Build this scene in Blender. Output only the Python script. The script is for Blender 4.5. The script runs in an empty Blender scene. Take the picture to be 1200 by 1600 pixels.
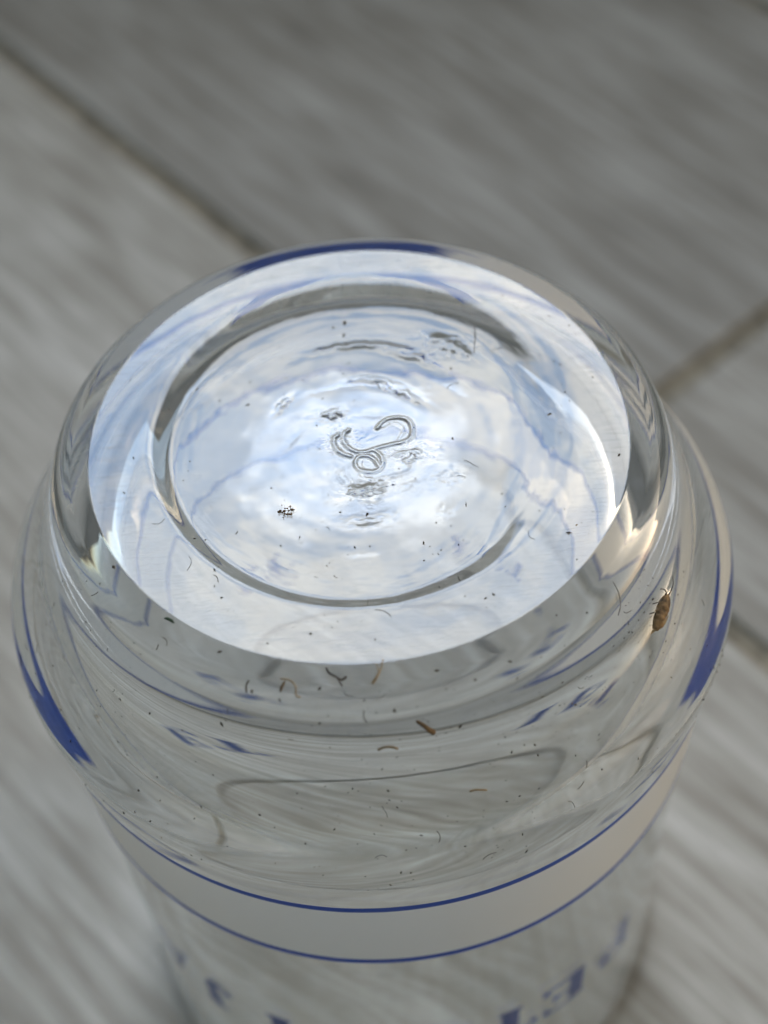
import bpy, math, random
import numpy as np
from mathutils import Matrix, Vector, noise

random.seed(7)
S = 0.01                                   # everything below is written in centimetres
sc = bpy.context.scene
col = sc.collection

# ------------------------------------------------------------------ camera
cam = bpy.data.cameras.new('camera')
cam.sensor_fit = 'VERTICAL'; cam.sensor_height = 24.0; cam.lens = 42.0
cam.clip_start = 0.01; cam.clip_end = 100.0
cam_o = bpy.data.objects.new('camera', cam); col.objects.link(cam_o)
R_ = Vector((0.9961947, -0.0682088, -0.05425573)); U_ = Vector((0.08715574, 0.7796301, 0.62014578))
F_ = U_.cross(R_)
m = Matrix((R_, U_, -F_)).transposed().to_4x4()
m.translation = Vector((0.2113, -12.5863, 25.0218)) * S
cam_o.matrix_world = m
cam.dof.use_dof = True
cam.dof.focus_distance = 0.186
cam.dof.aperture_fstop = 10.0
sc.camera = cam_o

# ------------------------------------------------------------------ sky and sun (bright hazy cloud, no hard sun)
SUN_EL, SUN_AZ = math.radians(49.5), math.radians(-1)   # middle of the bright cloud; azimuth from +Y towards +X
LOW_EL, LOW_AZ = math.radians(7), math.radians(76)      # the low golden sun itself, hidden off to the right
w = bpy.data.worlds.new('World'); sc.world = w; w.use_nodes = True
nt = w.node_tree
sky = nt.nodes.new('ShaderNodeTexSky'); sky.sky_type = 'NISHITA'; sky.sun_disc = False
sky.sun_elevation = LOW_EL; sky.sun_rotation = LOW_AZ
sky.air_density = 1.0; sky.dust_density = 3.0; sky.ozone_density = 1.0
bg = nt.nodes['Background']; bg.inputs['Strength'].default_value = 0.15
hs = nt.nodes.new('ShaderNodeHueSaturation'); hs.inputs['Saturation'].default_value = 0.68    # hazy
nt.links.new(sky.outputs[0], hs.inputs['Color']); nt.links.new(hs.outputs[0], bg.inputs['Color'])
sun = bpy.data.lights.new('sun', 'SUN'); sun.energy = 1.3; sun.angle = math.radians(36); sun.color = (1, 1, 1)
sun_o = bpy.data.objects.new('sun', sun); col.objects.link(sun_o)
sd = Vector((math.sin(SUN_AZ) * math.cos(SUN_EL), math.cos(SUN_AZ) * math.cos(SUN_EL), math.sin(SUN_EL)))
sun_o.rotation_euler = sd.to_track_quat('Z', 'Y').to_euler()
sun_o.location = sd * 3
# broken bright cloud: its brightness and blue gaps vary with direction, and it thins out towards its edge
sun.use_nodes = True
lt = sun.node_tree; em = lt.nodes['Emission']
geo = lt.nodes.new('ShaderNodeNewGeometry')
cn = lt.nodes.new('ShaderNodeTexNoise'); cn.inputs['Scale'].default_value = 7.0; cn.inputs['Detail'].default_value = 5.0; cn.inputs['Roughness'].default_value = 0.6
lt.links.new(geo.outputs['Normal'], cn.inputs['Vector'])
cr = lt.nodes.new('ShaderNodeValToRGB'); e = cr.color_ramp.elements
e[0].position = 0.38; e[0].color = (0.42, 0.62, 0.98, 1); e[1].position = 0.62; e[1].color = (1.25, 1.25, 1.25, 1)
lt.links.new(cn.outputs[0], cr.inputs['Fac'])
dt = lt.nodes.new('ShaderNodeVectorMath'); dt.operation = 'DOT_PRODUCT'; dt.inputs[1].default_value = tuple(sd)
lt.links.new(geo.outputs['Normal'], dt.inputs[0])
ab = lt.nodes.new('ShaderNodeMath'); ab.operation = 'ABSOLUTE'; lt.links.new(dt.outputs['Value'], ab.inputs[0])
mr = lt.nodes.new('ShaderNodeMapRange'); mr.interpolation_type = 'SMOOTHSTEP'
mr.inputs['From Min'].default_value = math.cos(math.radians(18)); mr.inputs['From Max'].default_value = math.cos(math.radians(11))
lt.links.new(ab.outputs[0], mr.inputs['Value'])
lt.links.new(cr.outputs['Color'], em.inputs['Color']); lt.links.new(mr.outputs['Result'], em.inputs['Strength'])

vs = sc.view_settings
vs.view_transform = 'Standard'; vs.look = 'None'; vs.exposure = 0.82; vs.gamma = 1.0; vs.use_curve_mapping = False
cy = sc.cycles
cy.adaptive_threshold = 0.015; cy.max_bounces = 16; cy.transmission_bounces = 16; cy.glossy_bounces = 12; cy.diffuse_bounces = 4
cy.blur_glossy = 0.2; cy.use_denoising = True; cy.sample_clamp_indirect = 12.0

# ------------------------------------------------------------------ helpers
def obj(name, verts, faces, mat=None, parent=None, smooth=True, scale=True):
    me = bpy.data.meshes.new(name)
    v = np.asarray(verts, float) * (S if scale else 1.0)
    me.from_pydata([tuple(p) for p in v], [], [tuple(f) for f in faces])
    if smooth:
        me.polygons.foreach_set('use_smooth', [True] * len(me.polygons))
    me.update()
    o = bpy.data.objects.new(name, me); col.objects.link(o)
    if mat: me.materials.append(mat)
    if parent: o.parent = parent
    return o

def tag(o, label, cat, group=None):
    o['label'] = label; o['category'] = cat
    if group: o['group'] = group
    return o

def new_mat(name):
    mt = bpy.data.materials.new(name); mt.use_nodes = True
    t = mt.node_tree
    for n in list(t.nodes): t.nodes.remove(n)
    out = t.nodes.new('ShaderNodeOutputMaterial')
    return mt, t, out

def N(t, kind, **kw):
    n = t.nodes.new(kind)
    for k, v in kw.items():
        if k in n.inputs: n.inputs[k].default_value = v
        else: setattr(n, k, v)
    return n

def ramp(t, src, stops):
    r = t.nodes.new('ShaderNodeValToRGB')
    el = r.color_ramp.elements
    while len(el) < len(stops): el.new(0.5)
    for e, (p, c) in zip(el, stops):
        e.position = p; e.color = c if len(c) == 4 else (*c, 1)
    t.links.new(src, r.inputs['Fac'])
    return r

def math_n(t, op, a, b):
    n = t.nodes.new('ShaderNodeMath'); n.operation = op
    for i, v in enumerate((a, b)):
        if isinstance(v, (int, float)): n.inputs[i].default_value = v
        else: t.links.new(v, n.inputs[i])
    return n.outputs[0]

# ------------------------------------------------------------------ materials
def mat_tile():
    mt, t, out = new_mat('wood_look_tile')
    tc = N(t, 'ShaderNodeTexCoord'); oi = N(t, 'ShaderNodeObjectInfo')
    off = N(t, 'ShaderNodeVectorMath', operation='MULTIPLY_ADD')
    t.links.new(oi.outputs['Random'], off.inputs[0]); off.inputs[1].default_value = (3.1, 7.7, 1.3)
    t.links.new(tc.outputs['Object'], off.inputs[2])
    def stretch(sx, sy):
        v = N(t, 'ShaderNodeVectorMath', operation='MULTIPLY'); v.inputs[1].default_value = (sx, sy, 1)
        t.links.new(off.outputs[0], v.inputs[0]); return v.outputs[0]
    # limed streaks along the plank, broad mottling and fine grain
    a = N(t, 'ShaderNodeTexNoise', Scale=1.0, Detail=3.0, Roughness=0.55, Distortion=0.25); t.links.new(stretch(34, 400), a.inputs['Vector'])
    b = N(t, 'ShaderNodeTexNoise', Scale=1.0, Detail=2.0, Roughness=0.5, Distortion=0.6); t.links.new(stretch(14, 60), b.inputs['Vector'])
    c = N(t, 'ShaderNodeTexNoise', Scale=1.0, Detail=4.0, Roughness=0.6); t.links.new(stretch(120, 1500), c.inputs['Vector'])
    s1 = math_n(t, 'MULTIPLY', a.outputs[0], 0.58)
    s2 = math_n(t, 'MULTIPLY', b.outputs[0], 0.40)
    s3 = math_n(t, 'MULTIPLY', c.outputs[0], 0.16)
    s = math_n(t, 'ADD', math_n(t, 'ADD', s1, s2), s3)
    r = ramp(t, s, [(0.38, (0.225, 0.208, 0.182)), (0.53, (0.345, 0.331, 0.302)), (0.63, (0.45, 0.443, 0.424)), (0.76, (0.60, 0.60, 0.595))])
    mix = N(t, 'ShaderNodeMix', data_type='RGBA', blend_type='MULTIPLY'); mix.inputs['Factor'].default_value = 1.0
    t.links.new(r.outputs['Color'], mix.inputs['A']); t.links.new(oi.outputs['Color'], mix.inputs['B'])
    p = N(t, 'ShaderNodeBsdfPrincipled', Roughness=0.55)
    p.inputs['Specular IOR Level'].default_value = 0.35
    t.links.new(mix.outputs['Result'], p.inputs['Base Color'])
    bu = N(t, 'ShaderNodeBump', Strength=0.25, Distance=0.0006)
    t.links.new(s, bu.inputs['Height']); t.links.new(bu.outputs[0], p.inputs['Normal'])
    t.links.new(p.outputs[0], out.inputs[0])
    return mt

def mat_plain(name, c, rough=0.7, var=0.0, scale=300.0, spec=0.3):
    mt, t, out = new_mat(name)
    p = N(t, 'ShaderNodeBsdfPrincipled', Roughness=rough); p.inputs['Specular IOR Level'].default_value = spec
    if var:
        tc = N(t, 'ShaderNodeTexCoord')
        n = N(t, 'ShaderNodeTexNoise', Scale=scale, Detail=4.0); t.links.new(tc.outputs['Object'], n.inputs['Vector'])
        lo = tuple(x * (1 - var) for x in c); hi = tuple(min(1, x * (1 + var)) for x in c)
        r = ramp(t, n.outputs[0], [(0.3, lo), (0.7, hi)])
        t.links.new(r.outputs['Color'], p.inputs['Base Color'])
    else:
        p.inputs['Base Color'].default_value = (*c, 1)
    t.links.new(p.outputs[0], out.inputs[0])
    return mt

def mat_glass(name, film, bump):
    """clear soda glass with a thin uneven film of dust and dried water on the outside"""
    mt, t, out = new_mat(name)
    tc = N(t, 'ShaderNodeTexCoord')
    g = N(t, 'ShaderNodeBsdfGlass', IOR=1.533, Roughness=0.0); g.inputs['Color'].default_value = (0.985, 0.992, 0.99, 1)
    if bump:
        n1 = N(t, 'ShaderNodeTexNoise', Scale=240.0, Detail=1.0, Roughness=0.4); t.links.new(tc.outputs['Object'], n1.inputs['Vector'])
        b1 = N(t, 'ShaderNodeBump', Strength=bump, Distance=0.0002); t.links.new(n1.outputs[0], b1.inputs['Height'])
        t.links.new(b1.outputs[0], g.inputs['Normal'])
    if film:
        n2 = N(t, 'ShaderNodeTexNoise', Scale=170.0, Detail=6.0, Roughness=0.65); t.links.new(tc.outputs['Object'], n2.inputs['Vector'])
        n3 = N(t, 'ShaderNodeTexNoise', Scale=480.0, Detail=4.0, Roughness=0.6); t.links.new(tc.outputs['Object'], n3.inputs['Vector'])
        mp = N(t, 'ShaderNodeMapping'); mp.inputs['Rotation'].default_value = (0.2, 0.1, 0.7); mp.inputs['Scale'].default_value = (1.0, 7.0, 1.0)
        t.links.new(tc.outputs['Object'], mp.inputs['Vector'])
        n4 = N(t, 'ShaderNodeTexNoise', Scale=420.0, Detail=4.0, Roughness=0.6); t.links.new(mp.outputs[0], n4.inputs['Vector'])
        n5 = N(t, 'ShaderNodeTexNoise', Scale=60.0, Detail=3.0, Roughness=0.6); t.links.new(tc.outputs['Object'], n5.inputs['Vector'])
        mott = math_n(t, 'ADD', math_n(t, 'ADD', math_n(t, 'MULTIPLY', n2.outputs[0], 0.35), math_n(t, 'MULTIPLY', n3.outputs[0], 0.15)), math_n(t, 'ADD', math_n(t, 'MULTIPLY', n4.outputs[0], 0.15), math_n(t, 'MULTIPLY', n5.outputs[0], 0.3)))
        f = ramp(t, mott, [(0.36, (0.1 * film,) * 3), (0.51, (0.5 * film,) * 3), (0.63, (2.0 * film,) * 3)])
        # the bearing ring the glass stands on is scuffed
        sx = N(t, 'ShaderNodeSeparateXYZ'); t.links.new(tc.outputs['Object'], sx.inputs[0])
        rad = math_n(t, 'SQRT', math_n(t, 'ADD', math_n(t, 'MULTIPLY', sx.outputs[0], sx.outputs[0]), math_n(t, 'MULTIPLY', sx.outputs[1], sx.outputs[1])), 0.0)
        ringm = math_n(t, 'MULTIPLY', math_n(t, 'GREATER_THAN', sx.outputs[2], 0.1040), ramp(t, math_n(t, 'MULTIPLY', rad, 30.0), [(0.70, (0, 0, 0)), (0.80, (1, 1, 1)), (0.885, (0, 0, 0))]).outputs['Color'])
        n6 = N(t, 'ShaderNodeTexNoise', Scale=330.0, Detail=6.0, Roughness=0.75); t.links.new(mp.outputs[0], n6.inputs['Vector'])
        wear = math_n(t, 'MULTIPLY', ringm, ramp(t, n6.outputs[0], [(0.48, (0, 0, 0)), (0.72, (0.35, 0.35, 0.35))]).outputs['Color'])
        d = N(t, 'ShaderNodeBsdfDiffuse', Roughness=1.0); d.inputs['Color'].default_value = (0.72, 0.74, 0.76, 1)
        mx = N(t, 'ShaderNodeMixShader'); t.links.new(math_n(t, 'ADD', f.outputs['Color'], wear), mx.inputs[0])
        t.links.new(g.outputs[0], mx.inputs[1]); t.links.new(d.outputs[0], mx.inputs[2])
        t.links.new(mx.outputs[0], out.inputs[0])
    else:
        t.links.new(g.outputs[0], out.inputs[0])
    return mt

def mat_enamel(name, c, trans=0.0, rough=0.35):
    mt, t, out = new_mat(name)
    p = N(t, 'ShaderNodeBsdfPrincipled', Roughness=rough); p.inputs['Base Color'].default_value = (*c, 1)
    p.inputs['Specular IOR Level'].default_value = 0.3
    if trans:
        tr = N(t, 'ShaderNodeBsdfTranslucent'); tr.inputs['Color'].default_value = (*c, 1)
        mx = N(t, 'ShaderNodeMixShader'); mx.inputs[0].default_value = trans
        t.links.new(p.outputs[0], mx.inputs[1]); t.links.new(tr.outputs[0], mx.inputs[2]); t.links.new(mx.outputs[0], out.inputs[0])
    else:
        t.links.new(p.outputs[0], out.inputs[0])
    return mt

M_tile = mat_tile()
M_grout = mat_plain('grout', (0.26, 0.22, 0.155), 0.95, 0.45, 260)
M_shade_wall = mat_plain('added_shade_wall', (0.30, 0.28, 0.25), 0.9, 0.15, 30)
M_glass = mat_glass('clear_glass', 0.09, 0.04)
M_glass_in = mat_glass('clear_glass_inside', 0.0, 0.05)
M_blue = mat_enamel('blue_enamel', (0.004, 0.056, 0.36), 0.22)
M_cream = mat_enamel('cream_enamel', (0.80, 0.785, 0.74), 0.5, 0.3)

# ------------------------------------------------------------------ floor: grout bed with plank tiles
G = 200.0
floor = obj('floor', [(-G, -G, -0.13), (G, -G, -0.13), (G, G, -0.13), (-G, G, -0.13)], [(0, 1, 2, 3)], M_grout)
floor['kind'] = 'structure'
P0 = Vector((-7.614, 21.806)); DIR = Vector((0.607, -0.795)).normalized(); NOR = Vector((-DIR.y, DIR.x))   # NOR points up right
ANG = math.atan2(DIR.y, DIR.x)
TW, TL, GAP, BV = 13.3, 60.0, 0.42, 0.06
def tile_mesh(L, W):
    v, f = [], []
    lay = [(0.0, -0.9), (0.0, -BV), (BV * 0.3, -BV * 0.3), (BV, 0.0)]
    for ins, z in lay:
        x, y = L / 2 - ins, W / 2 - ins
        v += [(-x, -y, z), (x, -y, z), (x, y, z), (-x, y, z)]
    for k in range(3):
        for i in range(4):
            j = (i + 1) % 4
            f.append((4 * k + i, 4 * k + j, 4 * k + 4 + j, 4 * k + 4 + i))
    f.append((12, 13, 14, 15))
    return v, f
tv, tf = tile_mesh(TL - GAP, TW - GAP)
# distance along the row of the end joint seen right of the glass
j0 = (Vector((5.70, 9.64)) - P0).dot(DIR)
tone = {}
proto_tile = None
for row in range(-3, 4):
    base = j0 if row == 0 else j0 + (27.0 * row if row != -1 else -22.0)
    for k in range(-2, 2):
        u = base + (k + 0.5) * TL; s = (row + 0.5) * TW
        c2 = P0 + DIR * u + NOR * s
        if proto_tile is None:
            o = obj('tile', tv, tf, M_tile, floor, smooth=False); proto_tile = o
        else:
            o = proto_tile.copy(); col.objects.link(o); o.parent = floor
        o.location = (c2.x * S, c2.y * S, 0); o.rotation_euler = (0, 0, ANG)
        g = 0.9 + 0.14 * random.random()
        if row == 0: g = 0.74 if k < 0 else 0.88
        if row == -1: g = 1.0
        o.color = (g, g * 0.94, g * 0.825, 1)

# unseen low wall, added past the frame top to shade the far floor
def box(x0, x1, y0, y1, z0, z1):
    v = [(x, y, z) for z in (z0, z1) for y in (y0, y1) for x in (x0, x1)]
    return v, [(0, 2, 3, 1), (4, 5, 7, 6), (0, 1, 5, 4), (2, 6, 7, 3), (0, 4, 6, 2), (1, 3, 7, 5)]
wv, wf = box(-150, 150, 52, 66, -0.14, 40)
wall = obj('wall', wv, wf, M_shade_wall, smooth=False); wall['kind'] = 'structure'
wall.rotation_euler = (0, 0, math.radians(-6))

# ------------------------------------------------------------------ the tumbler
H = 10.5                                    # standing on its rim, base up
def spline(pts, n):
    """centripetal Catmull-Rom through the points, n samples a span"""
    P = [np.array(p, float) for p in pts]
    P = [2 * P[0] - P[1]] + P + [2 * P[-1] - P[-2]]
    out = []
    for i in range(1, len(P) - 2):
        p0, p1, p2, p3 = P[i - 1:i + 3]
        t0 = 0.0; t1 = t0 + np.linalg.norm(p1 - p0) ** .5; t2 = t1 + np.linalg.norm(p2 - p1) ** .5; t3 = t2 + np.linalg.norm(p3 - p2) ** .5
        for t in np.linspace(t1, t2, n, endpoint=False):
            A1 = p0 * (t1 - t) / (t1 - t0) + p1 * (t - t0) / (t1 - t0)
            A2 = p1 * (t2 - t) / (t2 - t1) + p2 * (t - t1) / (t2 - t1)
            A3 = p2 * (t3 - t) / (t3 - t2) + p3 * (t - t2) / (t3 - t2)
            B1 = A1 * (t2 - t) / (t2 - t0) + A2 * (t - t0) / (t2 - t0)
            B2 = A2 * (t3 - t) / (t3 - t1) + A3 * (t - t1) / (t3 - t1)
            out.append(B1 * (t2 - t) / (t2 - t1) + B2 * (t - t1) / (t2 - t1))
    out.append(P[-2]); return out

def heel(t0, t1, rho, r0=2.92, n=8):        # ground edge at the base, then a soft round shoulder
    q = [math.radians(t0 + (t1 - t0) * i / (n - 1)) for i in range(n)]
    return [(r0 + rho * (math.sin(t) - math.sin(q[0])), rho * (math.cos(q[0]) - math.cos(t))) for t in q]
_h1 = heel(12.867, 18.282, 2.368, 2.92, 6)
_h2 = [(r, h + _h1[-1][1]) for r, h in heel(18.282, 70.05, .3818, _h1[-1][0], 6)][1:]
_r0, _h0 = _h2[-1]; _rn, _hn, _Rb, _hb = 3.6882, 1.1759, 4.1781, 2.1446      # neck, then the widest bulge
OUT = _h1 + _h2 + [(_r0 + .3 * (_rn - _r0) + .02, _h0 + .5 * (_hn - _h0)), (_rn, _hn), (_rn + .42 * (_Rb - _rn), _hn + .36 * (_hb - _hn)),
       (_rn + .86 * (_Rb - _rn), _hn + .7 * (_hb - _hn)), (_Rb, _hb), (4.0523, 3.0), (4.0023, 3.5),
       (3.94, 4.3), (3.84, 5.5), (3.77, 7.0), (3.72, 8.5), (3.69, 10.3)]
out_prof = spline(OUT, 9)                   # (radius, distance below the base plane)
_oh = np.array([p[1] for p in out_prof]); _or = np.array([p[0] for p in out_prof])
def r_out(h): return float(np.interp(h, _oh, _or))

MARK = [[(0.217, 0.181), (0.274, 0.255), (0.338, 0.301), (0.477, 0.308), (0.552, 0.264), (0.586, 0.184), (0.589, 0.069), (0.557, -0.008), (0.485, -0.045), (0.363, -0.069), (0.207, -0.103), (0.067, -0.143), (-0.018, -0.134), (-0.117, -0.055), (-0.159, 0.053), (-0.14, 0.153), (-0.094, 0.189)],
        [(-0.21, 0.127), (-0.252, 0.086), (-0.259, 0.019), (-0.237, -0.063), (-0.189, -0.132), (-0.09, -0.188)],
        [(0.137, -0.118), (0.202, -0.17), (0.239, -0.253), (0.238, -0.342), (0.186, -0.414), (0.083, -0.435), (-0.016, -0.38), (-0.047, -0.276), (-0.005, -0.207), (0.08, -0.201), (0.162, -0.267), (0.198, -0.356)]]
FAINT = [[(0.017, -0.261), (0.005, -0.316), (0.035, -0.386), (0.101, -0.415)], [(-0.003, -0.448), (0.044, -0.508), (0.111, -0.527)],
         [(0.278, 0.197), (0.368, 0.244), (0.469, 0.197), (0.493, 0.103), (0.437, -0.005)]]
def dense(c): return np.array([p for p in spline(c, 10)])
MK = np.concatenate([dense(c) for c in MARK]); FK = np.concatenate([dense(c) for c in FAINT])
# chilled, wrinkled places in the pressed base: angle, radius, half length (deg), width, height
ARCS = [(85, 1.46, 22, .05, .011), (62, 1.38, 14, .05, .009), (70, .93, 20, .045, .008), (52, .86, 14, .045, .009), (141, 1.03, 9, .04, .007),
        (50, 1.74, 10, .07, .012), (-88, 1.10, 12, .05, .008), (-86, .66, 16, .06, .010)]
ROUGH = [(-.28, .45, .17, .09, .012), (.56, -.22, .20, .12, .012), (.06, -.66, .26, .10, .012), (.92, -.6, .14, .12, .006), (-.2, .05, .14, .2, .006), (1.1, 1.3, .3, .18, .010)]

def base_h(r, a):
    """depth of the base surface below the base plane"""
    x, y = r * np.cos(a), r * np.sin(a)
    xr, yr = x - .07, y - .15; rr = np.hypot(xr, yr)          # the pressed recess sits a little off centre
    ad = np.degrees(np.arctan2(yr, xr))
    wd = np.interp(ad, [-180, -140, -110, -85, -60, -30, 0, 25, 50, 90, 120, 150, 180], [.34, .24, .17, .17, .30, .75, .85, .70, .62, .62, .58, .46, .34])
    t = np.clip((2.38 + 0.015 * np.sin(np.radians(ad) * 3 + 1) - rr) / wd, 0, 1)
    d = (0.080 + 0.012 * y) * (t - 0.8 * np.sin(2 * math.pi * t) / (2 * math.pi))
    d -= 0.010 * np.clip(1 - r / 2.0, 0, 1)
    return d, x, y

def base_detail(x, y, r, a):
    z = 0.0
    if r < 2.9:
        k = min(1.0, (2.9 - r) / 0.2)
        z += k * 0.0050 * noise.noise((x * 1.3, y * 1.3, 3.7)) + k * 0.0022 * noise.noise((x * 3.1, y * 3.1, 9.1)) + k * 0.0006 * noise.noise((x * 8, y * 8, 4.1))
        z += k * 0.0009 * noise.noise((r * 8.0, math.cos(a) * 2.5, math.sin(a) * 2.5))
    if 1.2 < r < 2.7:          # fine drag wrinkles round the recess
        e = math.exp(-((r - 2.0) / .35) ** 2)
        z += e * (0.0011 * noise.noise((r * 16, a * 7 + r * 3, 2.0)) + 0.0005 * noise.noise((r * 40, a * 14, 8.0)))
    ad = math.degrees(a)
    for (aa, rr, hl, wd, hh) in ARCS:
        da = (ad - aa + 180) % 360 - 180
        if abs(da) < 2.2 * hl and abs(r - rr) < 4 * wd:
            wob = 0.035 * noise.noise((da * .25, rr * 7, 1.0))
            z -= 1.5 * hh * math.exp(-(da / hl) ** 2 - ((r - rr - wob) / wd) ** 2)
    for (cx, cyy, rx, ry, hh) in ROUGH:
        q = ((x - cx) / rx) ** 2 + ((y - cyy) / ry) ** 2
        if q < 6:
            e = math.exp(-q)
            z -= 1.5 * hh * e * (0.5 + 0.9 * noise.noise((x * 9, y * 16, 5.5)) + 0.5 * noise.noise((x * 22, y * 30, 2.2)))
    return z

SEG = 360
ang = np.arange(SEG) * 2 * math.pi / SEG

def revolve_rows(rows):
    """rows: list of (SEG,3) arrays -> verts, faces (outward when rows run from the pole outwards)"""
    v = np.concatenate(rows); f = []
    for k in range(len(rows) - 1):
        o0, o1 = k * SEG, (k + 1) * SEG
        for i in range(SEG):
            j = (i + 1) % SEG
            f.append((o0 + i, o1 + i, o1 + j, o0 + j))
    return v, f

def base_row(r):
    row = np.zeros((SEG, 3))
    d, x, y = base_h(np.full(SEG, r), ang)
    z = np.array([base_detail(x[i], y[i], r, ang[i]) for i in range(SEG)])
    if r < 0.82:
        P = np.stack([x, y], 1)
        dm = np.sqrt(((P[:, None, :] - MK[None]) ** 2).sum(2)).min(1)
        df = np.sqrt(((P[:, None, :] - FK[None]) ** 2).sum(2)).min(1)
        z -= 0.0150 * np.exp(-(dm / 0.025) ** 2) + 0.0055 * np.exp(-(df / 0.020) ** 2)
    row[:, 0], row[:, 1], row[:, 2] = x, y, H - d - z
    return row

tumbler = bpy.data.objects.new('glass_tumbler', None); col.objects.link(tumbler)
tag(tumbler, 'upturned clear glass tumbler with thick base, blue rings and blue lettering', 'glass')

# centre of the base with the pressed swirl mark
RP = 0.80
mrows = [base_row(r) for r in np.linspace(0.004, RP, 84)]
mv, mf = revolve_rows(mrows)
mv = np.concatenate([mv, [[0, 0, mrows[0][:, 2].mean()]]]); c0 = len(mv) - 1
mf += [(c0, i, (i + 1) % SEG) for i in range(SEG)]
mark = obj('maker_mark', mv, mf, M_glass, tumbler)
mark['label'] = 'pressed swirl mark like a looping letter in the middle of the base'

def ring_row(r, h): return np.stack([r * np.cos(ang), r * np.sin(ang), np.full(SEG, H - h)], 1)

RING = [(2.881, 3.021), (4.465, 4.59)]      # the two blue lines
def wall_rows(h0, h1):
    hs = [h for h in _oh if h0 + 0.015 < h < h1 - 0.015]
    n = max(2, int((h1 - h0) / 0.15))
    if len(hs) < 1: hs = list(np.linspace(h0, h1, n + 1)[1:-1])
    return [ring_row(r_out(h), h) for h in [h0] + hs + [h1]]

radii = np.concatenate([np.linspace(RP, 2.5, 90), np.linspace(2.5, 2.88, 8)[1:]])
rows = [base_row(r) for r in radii] + [ring_row(2.905, 0.0005), ring_row(2.915, 0.0025)] + [ring_row(p[0], p[1] + 0.004) for p in out_prof if 0.004 < p[1] < 0.2]
rows += wall_rows(H - rows[-1][0, 2], RING[0][0])[1:]
bv, bf = revolve_rows(rows)
parts_v, parts_f = [bv], list(bf); nv = len(bv)
mid = wall_rows(RING[1][1], 10.3)
# rounded rim down to the floor, then the inside
IN = [(3.50, 10.3), (3.51, 8.5), (3.54, 7.0), (3.575, 5.3)]
for t in np.linspace(0, 1, 26):
    th = t * math.pi / 2 * .997
    IN.append((3.6496 * math.cos(th) ** (2 / 4.4935), 3.2297 - 2.6 * math.sin(th)))
rim = [ring_row(3.66, 10.42), ring_row(3.60, 10.49), ring_row(3.56, 10.49), ring_row(3.515, 10.42)]
lv, lf = revolve_rows(mid + rim)
parts_v.append(lv); parts_f += [tuple(i + nv for i in q) for q in lf]; nv += len(lv)
body = obj('body', np.concatenate(parts_v), parts_f, M_glass, tumbler)
irows = []
for p in spline(IN, 5):
    row = ring_row(p[0], p[1])
    k = min(1.0, max(0.0, (2.5 - p[0]) / 0.7))
    if k > 0:
        if p[0] < 1.7: row[:, 2] += 0.045 * (1 - (p[0] / 1.7) ** 2) ** 2
        for i in range(SEG):
            x, y = row[i, 0], row[i, 1]
            row[i, 2] += k * (0.009 * noise.noise((x * 1.1, y * 1.1, 20.0)) + 0.0034 * noise.noise((x * 2.9, y * 2.9, 31.0)) + 0.0006 * noise.noise((x * 8, y * 8, 11.0)))
    irows.append(row)
iv, if_ = revolve_rows([ring_row(3.515, 10.42)] + irows)
c0 = len(iv); iv = np.concatenate([iv, [[0, 0, irows[-1][:, 2].mean()]]])
if_ += [(c0 - SEG + i, c0, c0 - SEG + (i + 1) % SEG) for i in range(SEG)]
inner = obj('inner_surface', iv, if_, M_glass_in, tumbler)

for k, (h0, h1) in enumerate(RING):
    v, f = revolve_rows([ring_row(r_out(h0), h0), ring_row(r_out((h0 + h1) / 2) + 0.004, (h0 + h1) / 2), ring_row(r_out(h1), h1)])
    o = obj('printed_ring', v, f, M_blue, tumbler)
    o['label'] = ('thin blue printed line nearer the base', 'thin blue printed line nearer the lettering')[k]
v, f = revolve_rows(wall_rows(RING[0][1], RING[1][0]))
o = obj('printed_band', v, f, M_cream, tumbler); o['label'] = 'cream printed band between the two blue lines'

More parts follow.
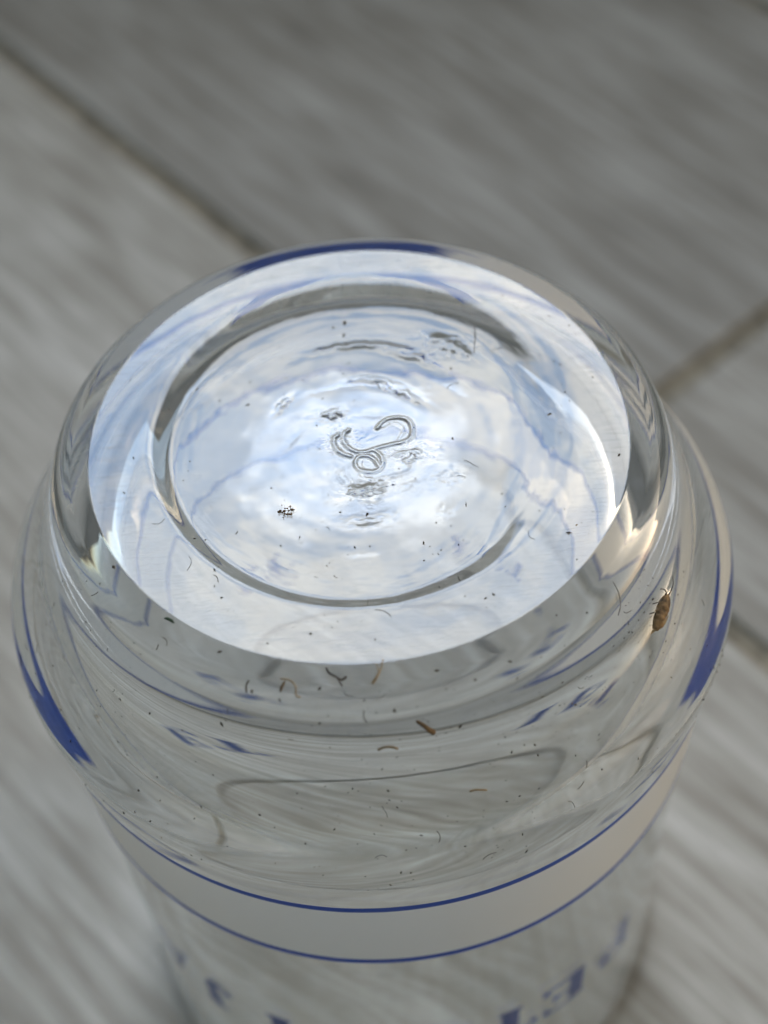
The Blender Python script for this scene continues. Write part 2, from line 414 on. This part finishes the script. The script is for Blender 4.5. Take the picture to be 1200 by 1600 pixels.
# lettering: heavy stems, hairline arms; drawn upright for a glass standing the right way up
def arc(cx, cyy, rx, ry, a0, a1, n=18):
    return [(cx + rx * math.cos(math.radians(a0 + (a1 - a0) * i / n)), cyy + ry * math.sin(math.radians(a0 + (a1 - a0) * i / n))) for i in range(n + 1)]
def bar(x0, y0, x1, y1, w): return ([(x0 + (x1 - x0) * i / 6, y0 + (y1 - y0) * i / 6) for i in range(7)], w)
GL = {   # strokes: (centre line, width or list of widths); unit height 1
    'P': [bar(.16, 0, .16, 1, .22), bar(.02, .02, .34, .02, .04), ([(.16, .97)] + arc(.34, .72, .22, .25, 90, -90) + [(.16, .47)], [.05] + [.05 + .13 * math.sin(math.pi * i / 18) for i in range(19)] + [.05]), bar(.0, .98, .2, .98, .04)],
    'E': [bar(.16, 0, .16, 1, .22), bar(.02, .025, .66, .025, .05), bar(.02, .975, .64, .975, .05), bar(.2, .52, .5, .52, .05), bar(.645, .0, .645, .22, .035), bar(.62, .80, .62, .99, .035), bar(.49, .4, .49, .64, .03)],
    'T': [bar(.36, 0, .36, 1, .23), bar(.2, .02, .52, .02, .04), bar(.02, .975, .70, .975, .05), bar(.025, .76, .025, .99, .035), bar(.695, .76, .695, .99, .035)],
    'O': [(arc(.37, .5, .29, .47, 0, 360, 40), [.06 + .16 * abs(math.cos(2 * math.pi * i / 40)) for i in range(41)])],
    'I': [bar(.18, 0, .18, 1, .23), bar(.02, .02, .34, .02, .04), bar(.02, .98, .34, .98, .04)],
    'J': [([(.42, 1), (.42, .7), (.42, .4)] + arc(.27, .25, .15, .24, 0, -175), [.22, .22, .21] + [.2 - .10 * i / 18 for i in range(18)] + [.14]), bar(.24, .98, .58, .98, .04)],
    'A': [bar(.30, 1, .60, .02, .21), bar(.32, 1, .06, .02, .05), bar(.16, .34, .48, .34, .045), bar(-.04, .02, .18, .02, .04), bar(.46, .02, .76, .02, .04)],
    'V': [bar(.10, 1, .38, .0, .21), bar(.66, 1, .38, .0, .05), bar(-.04, .98, .26, .98, .04), bar(.54, .98, .78, .98, .04)],
}
LH = 0.82; LW = 1.04; H_BASE = 7.14
def letter(ch, a_deg, label):
    v, f = [], []
    for si, (line, wd) in enumerate(GL[ch]):
        L = np.array(line); n = len(L)
        W = np.full(n, wd) if isinstance(wd, float) else np.array(wd)[:n]
        W = np.maximum(W, 0.10)
        T = np.gradient(L, axis=0); T /= np.linalg.norm(T, axis=1)[:, None] + 1e-9
        Nn = np.stack([-T[:, 1], T[:, 0]], 1)
        b0 = len(v)
        for i in range(n):
            for sgn in (-1, 0, 1):
                p = L[i] + Nn[i] * W[i] * 0.5 * sgn
                h = H_BASE + p[1] * LH
                r = r_out(h) - 0.006 - 0.0012 * si
                a = math.radians(a_deg) - (p[0] - 0.33) * LW / r
                v.append((r * math.cos(a), r * math.sin(a), H - h))
        for i in range(n - 1):
            for q in range(2):
                f.append((b0 + 3 * i + q, b0 + 3 * i + q + 1, b0 + 3 * i + 4 + q, b0 + 3 * i + 3 + q))
    o = obj('letter', v, f, M_blue, tumbler); o['label'] = label
    return o
for ch, a in (('P', -43), ('E', -57.5), ('T', -70), ('O', -83), ('I', -119), ('J', -131.5), ('A', -145)):
    letter(ch, a, 'blue printed letter ' + ch + ' upside down on the front wall')
for ch, a in (('E', 133), ('T', 119), ('I', 62), ('E', 50), ('T', 36)):
    letter(ch, a, 'blue printed letter ' + ch + ' on the back wall, seen through the base')

# ------------------------------------------------------------------ bits of dirt lying on the glass
def surf(a_deg, h):
    a = math.radians(a_deg); r = r_out(h); e = 0.02
    dr = (r_out(h + e) - r_out(max(0, h - e))) / (h + e - max(0, h - e))
    n = Vector((math.cos(a), math.sin(a), dr)).normalized()
    return Vector((r * math.cos(a), r * math.sin(a), H - h)), n
def surf_base(a_deg, r):
    a = math.radians(a_deg); d, x, y = base_h(np.array([r]), np.array([a]))
    return Vector((x[0], y[0], H - d[0])), Vector((0, 0, 1))
def frame_at(p, n, heading):
    """local x along heading (deg, 0 = image right, 90 = image up) laid on the surface, z = outwards"""
    x = Vector((math.cos(math.radians(heading)), math.sin(math.radians(heading)), 0)); x = (x - n * x.dot(n)).normalized()
    y = n.cross(x)
    mm = Matrix((x, y, n)).transposed().to_4x4(); mm.translation = p * S
    return mm
def tube(pts, rad, k=7):
    P = [Vector(p) for p in pts]; n = len(P); v, f = [], []
    for i in range(n):
        t = (P[min(i + 1, n - 1)] - P[max(i - 1, 0)]).normalized()
        s = t.cross(Vector((0, 0, 1))); s = s.normalized() if s.length > 1e-4 else Vector((1, 0, 0)); b = s.cross(t)
        rr = rad[i] if isinstance(rad, (list, tuple)) else rad
        for j in range(k):
            q = 2 * math.pi * j / k
            v.append(P[i] + s * (rr * math.cos(q)) + b * (rr * math.sin(q)))
    for i in range(n - 1):
        for j in range(k):
            jj = (j + 1) % k
            f.append((i * k + j, i * k + jj, (i + 1) * k + jj, (i + 1) * k + j))
    f.append(tuple(range(k - 1, -1, -1))); f.append(tuple((n - 1) * k + j for j in range(k)))
    return v, f
def sp3(pts, n=5): return [tuple(p) for p in spline(pts, n)]

M_brown = mat_plain('dry_plant', (0.12, 0.075, 0.035), 0.8, 0.5, 900)
M_dark = mat_plain('dark_plant', (0.045, 0.032, 0.02), 0.8, 0.5, 900)
M_tan = mat_plain('tan_plant', (0.28, 0.20, 0.11), 0.8, 0.4, 900)
M_green = mat_plain('green_flake', (0.03, 0.055, 0.025), 0.7, 0.3, 900)
M_hair = mat_plain('hair', (0.10, 0.08, 0.06), 0.4)
M_shell = mat_plain('insect_shell', (0.20, 0.12, 0.05), 0.6, 0.75, 1100)
M_speck = mat_plain('dirt_speck', (0.06, 0.045, 0.03), 0.9, 0.5, 2000)

def bit(name, label, cat, mw, v, f, mat, group='bits of dry dirt on the upturned glass'):
    o = obj(name, v, f, mat); o.matrix_world = mw; tag(o, label, cat, group); return o

p, n = surf(-82.75, .42)
v, f = tube(sp3([(-.13, .0, .02), (-.05, .01, .045), (.06, .0, .05), (.12, -.01, .03)]), [.010] + [.018 + .016 * i / 15 for i in range(14)] + [.012])
bit('seed_husk', 'brown pointed seed husk sliver on the front shoulder of the glass', 'husk', frame_at(p, n, -72), v, f, M_brown)
p, n = surf(-97.35, .02)
v, f = tube(sp3([(-.11, .05, .015), (-.07, .0, .03), (0, -.03, .035), (.06, -.05, .03), (.10, -.01, .02)]), .0105)
hk = bit('plant_fibre', 'dark hooked plant fibre just below the front edge of the base', 'fibre', frame_at(p, n, -15), v, f, M_dark)
v, f = tube(sp3([(.02, -.04, .03), (.06, -.09, .03), (.08, -.11, .02)]), .007); obj('side_shoot', v, f, M_dark, hk)
p, n = surf(-89.4, .02)
fb = bit('plant_fibre', 'tan forked plant fibre crossing the front edge of the base', 'fibre', frame_at(p, n, 60), *tube(sp3([(-.13, .015, .02), (-.06, .0, .04), (.03, .0, .045), (.14, .03, .03)]), [.016, .016, .016, .015, .014, .013, .012, .011, .010, .009, .008, .007, .007, .006, .006, .005]), M_tan)
obj('side_shoot', *tube(sp3([(-.02, .0, .04), (.03, .03, .05), (.06, .07, .04)]), .005), M_tan, fb)
p, n = surf(-105.4, .07)
bit('plant_fibre', 'curled brown plant fibre left of the hooked one on the glass', 'fibre', frame_at(p, n, -60), *tube(sp3([(-.13, -.02, .015), (-.06, .04, .03), (.02, .05, .03), (.1, .0, .02), (.14, .02, .02)]), .009), M_tan)
p, n = surf(-106.8, .07)
bit('bark_chip', 'small dark brown chip beside the curled fibre on the glass', 'chip', frame_at(p, n, 65), *tube([(-.06, 0, .015), (-.02, .005, .022), (.03, 0, .022), (.06, -.005, .015)], [.007, .015, .014, .006]), M_brown)
p, n = surf(-89.33, .63)
bit('plant_flake', 'light brown bent flake below the forked fibre on the glass', 'flake', frame_at(p, n, 5), *tube(sp3([(-.09, -.02, .015), (-.03, .02, .03), (.04, .015, .03), (.1, -.03, .02)]), .012), M_tan)
p, n = surf(-76.06, 1.3)
bit('plant_flake', 'small tan flake lowest on the glass shoulder, right of centre', 'flake', frame_at(p, n, -8), *tube(sp3([(-.09, 0, .012), (-.03, .012, .02), (.05, .0, .02), (.09, -.01, .012)]), .011), M_tan)
p, n = surf(-132.8, .01)
bit('green_flake', 'tiny dark green leaf flake at the left front edge of the base', 'flake', frame_at(p, n, -35), *tube([(-.06, 0, .012), (-.03, .01, .02), (.03, .01, .02), (.06, 0, .012)], [.006, .016, .016, .006]), M_green)
p, n = surf(-113, .10)
bit('plant_flake', 'short dark stem piece left of the curled fibre on the glass', 'flake', frame_at(p, n, 75), *tube(sp3([(-.06, 0, .01), (0, .01, .02), (.06, -.01, .012)]), .008), M_dark)
# crumb of earth on the base, left of the mark
p, n = surf_base(-132.9, 1.2)
v, f = [], []
for q in range(26):
    cx, cyy = random.gauss(0, .045), random.gauss(0, .035); s = random.uniform(.008, .024); b0 = len(v)
    for (dx, dy, dz) in ((1, 0, 0), (0, 1, 0), (-1, 0, 0), (0, -1, 0), (0, 0, 1), (0, 0, -.6)):
        v.append((cx + dx * s * random.uniform(.6, 1.2), cyy + dy * s * random.uniform(.6, 1.2), .010 + s * .5 + dz * s * random.uniform(.5, 1)))
    for a, b in ((0, 1), (1, 2), (2, 3), (3, 0)): f += [(b0 + a, b0 + b, b0 + 4), (b0 + b, b0 + a, b0 + 5)]
bit('earth_crumb', 'crumbly brown speck of earth on the base left of the swirl mark', 'crumb', frame_at(p, n, 0), v, f, M_brown)
# hairs
p, n = surf_base(44.5, 1.95)
bit('hair', 'fine straight pale brown hair standing across the far edge of the recess', 'hair', frame_at(p, n, 84), *tube(sp3([(-.19, .005, .012), (-.05, 0, .03), (.1, -.004, .04), (.2, .006, .05)]), .0048), M_hair, 'stray hairs on the upturned glass')
p, n = surf(-42.3, .20)
bit('hair', 'short curved dark hair on the right shoulder near the insect', 'hair', frame_at(p, n, -58), *tube(sp3([(-.18, -.02, .01), (-.05, .02, .02), (.08, .015, .02), (.17, -.03, .01)]), .0045), M_hair, 'stray hairs on the upturned glass')

# dead insect on the right shoulder
p, n = surf(-34, .86)
ins = bpy.data.objects.new('dead_insect', None); col.objects.link(ins); ins.matrix_world = frame_at(p, n, 97) @ Matrix.Scale(0.88, 4)
tag(ins, 'dead brown insect with one long feeler on the right shoulder of the glass', 'insect')
v, f = [], []
K, NL = 16, 26
for i in range(NL):
    u = i / (NL - 1); x = -.23 + .46 * u
    prof_r = .098 * (math.sin(math.pi * min(1, max(0, .06 + u * .90))) ** .55) * (1.0 - .12 * u)
    prof_r *= 1 + .03 * math.sin(u * 44) + .05 * math.sin(u * 9 + 1)
    for j in range(K):
        q = 2 * math.pi * j / K
        jit = 1 + .28 * noise.noise((x * 18, math.cos(q) * 2, math.sin(q) * 2))
        v.append((x, prof_r * jit * math.cos(q), .085 + .78 * prof_r * jit * math.sin(q)))
for i in range(NL - 1):
    for j in range(K):
        jj = (j + 1) % K
        f.append((i * K + j, (i + 1) * K + j, (i + 1) * K + jj, i * K + jj))
f.append(tuple(range(K))); f.append(tuple((NL - 1) * K + j for j in range(K - 1, -1, -1)))
obj('abdomen', v, f, M_shell, ins)
obj('feeler', *tube(sp3([(.2, .0, .09), (.28, .01, .12), (.36, .03, .13), (.45, .045, .10)]), [.009, .008, .008, .007, .007, .007, .006, .006, .006, .005, .005, .005, .005, .004, .004, .004]), M_dark, ins)
obj('feeler', *tube(sp3([(.19, .03, .08), (.23, .07, .10), (.25, .10, .08), (.235, .135, .05)]), .0065), M_dark, ins)
for (x, y, s) in ((.12, -1, 1), (0, -1, .8), (-.1, -1, .7), (.05, 1, .8), (-.08, 1, .8)):
    obj('leg', *tube(sp3([(x, .075 * y, .06), (x + .02, .11 * y, .07), (x - .02 * s, .14 * y, .02)]), .006), M_dark, ins)
obj('wing_remnant', [(-.25, -.03, .05), (-.12, -.075, .14), (.0, -.05, .165), (-.1, .02, .165), (-.26, .03, .06), (-.30, .0, .04)], [(0, 1, 3, 4, 5), (1, 2, 3)], M_tan, ins)

# countless tiny specks of dust
v, f = [], []
def speck(p, n, s):
    x = n.orthogonal().normalized(); y = n.cross(x); b0 = len(v)
    t = random.uniform(0, 6.28); x, y = x * math.cos(t) + y * math.sin(t), y * math.cos(t) - x * math.sin(t)
    e = random.uniform(1, 2.6)
    for (a, b, c) in ((e, 0, .4), (0, 1, .4), (-e, 0, .4), (0, -1, .4), (0, 0, 1.1), (0, 0, -.1)):
        v.append(p + x * (a * s * random.uniform(.6, 1.2)) + y * (b * s * random.uniform(.6, 1.2)) + n * (c * s))
    for a, b in ((0, 1), (1, 2), (2, 3), (3, 0)): f.extend([(b0 + a, b0 + b, b0 + 4), (b0 + b, b0 + a, b0 + 5)])
for i in range(1500):
    a = random.uniform(-165, -20)
    h_ = random.uniform(.03, 2.3)
    if noise.noise((a * .09, h_ * 1.6, 3.0)) < random.uniform(-.35, .35): continue
    p, n = surf(a, h_); speck(p, n, min(.018, .0044 * random.lognormvariate(0, .6)))
for i in range(800):
    a = random.uniform(-180, 180); r = 2.85 * math.sqrt(random.random())
    if noise.noise((r * math.cos(math.radians(a)) * 1.2, r * math.sin(math.radians(a)) * 1.2, 8.0)) < random.uniform(-.35, .35): continue
    p, n = surf_base(a, r); p = p + n * .003; speck(p, n, min(.016, .0040 * random.lognormvariate(0, .6)))
for (a, h, s) in ((-131.2, .89, .016), (-79, .04, .020), (-120.3, .02, .017), (-151, .01, .018), (-112, .12, .016), (-100, .3, .014), (-66, .1, .014), (-118, 1.2, .012), (-70, 1.5, .014)):
    p, n = surf(a, h); speck(p, n, s)
for (a, r, s) in ((91.4, 1.84, .022), (92.2, 1.64, .017), (91.8, 1.5, .013), (-147, 2.1, .016), (150, 2.0, .014)):
    p, n = surf_base(a, r); speck(p + n * .004, n, s)
def lint(p, n, L, rad):
    x = n.orthogonal().normalized(); y = n.cross(x); t = random.uniform(0, 6.28)
    x, y = x * math.cos(t) + y * math.sin(t), y * math.cos(t) - x * math.sin(t)
    bend = random.uniform(-.5, .5) * L; b2 = random.uniform(-.25, .25) * L
    pts = [p + x * (L * (q - .5)) + y * (bend * (q - .5) ** 2 * 2 + b2 * (q - .5) ** 3 * 4) + n * (rad * 1.2 - L * L * (q - .5) ** 2 * .12) for q in (0, .2, .4, .6, .8, 1)]
    tv_, tf_ = tube(pts, rad, 4); b0 = len(v)
    v.extend(tv_); f.extend([tuple(i + b0 for i in q) for q in tf_])
for i in range(26):
    p, n = surf(random.uniform(-165, -15), random.uniform(.05, 2.0)); lint(p, n, random.uniform(.04, .16), random.uniform(.002, .0045))
for i in range(16):
    a = random.uniform(-180, 180); r = 2.8 * math.sqrt(random.random()); p, n = surf_base(a, r); lint(p + n * .004, n, random.uniform(.04, .2), random.uniform(.002, .004))
d = obj('dust_specks', v, f, M_speck, smooth=False)
d['kind'] = 'stuff'; tag(d, 'scattered tiny dark dust specks all over the upturned glass', 'dust')
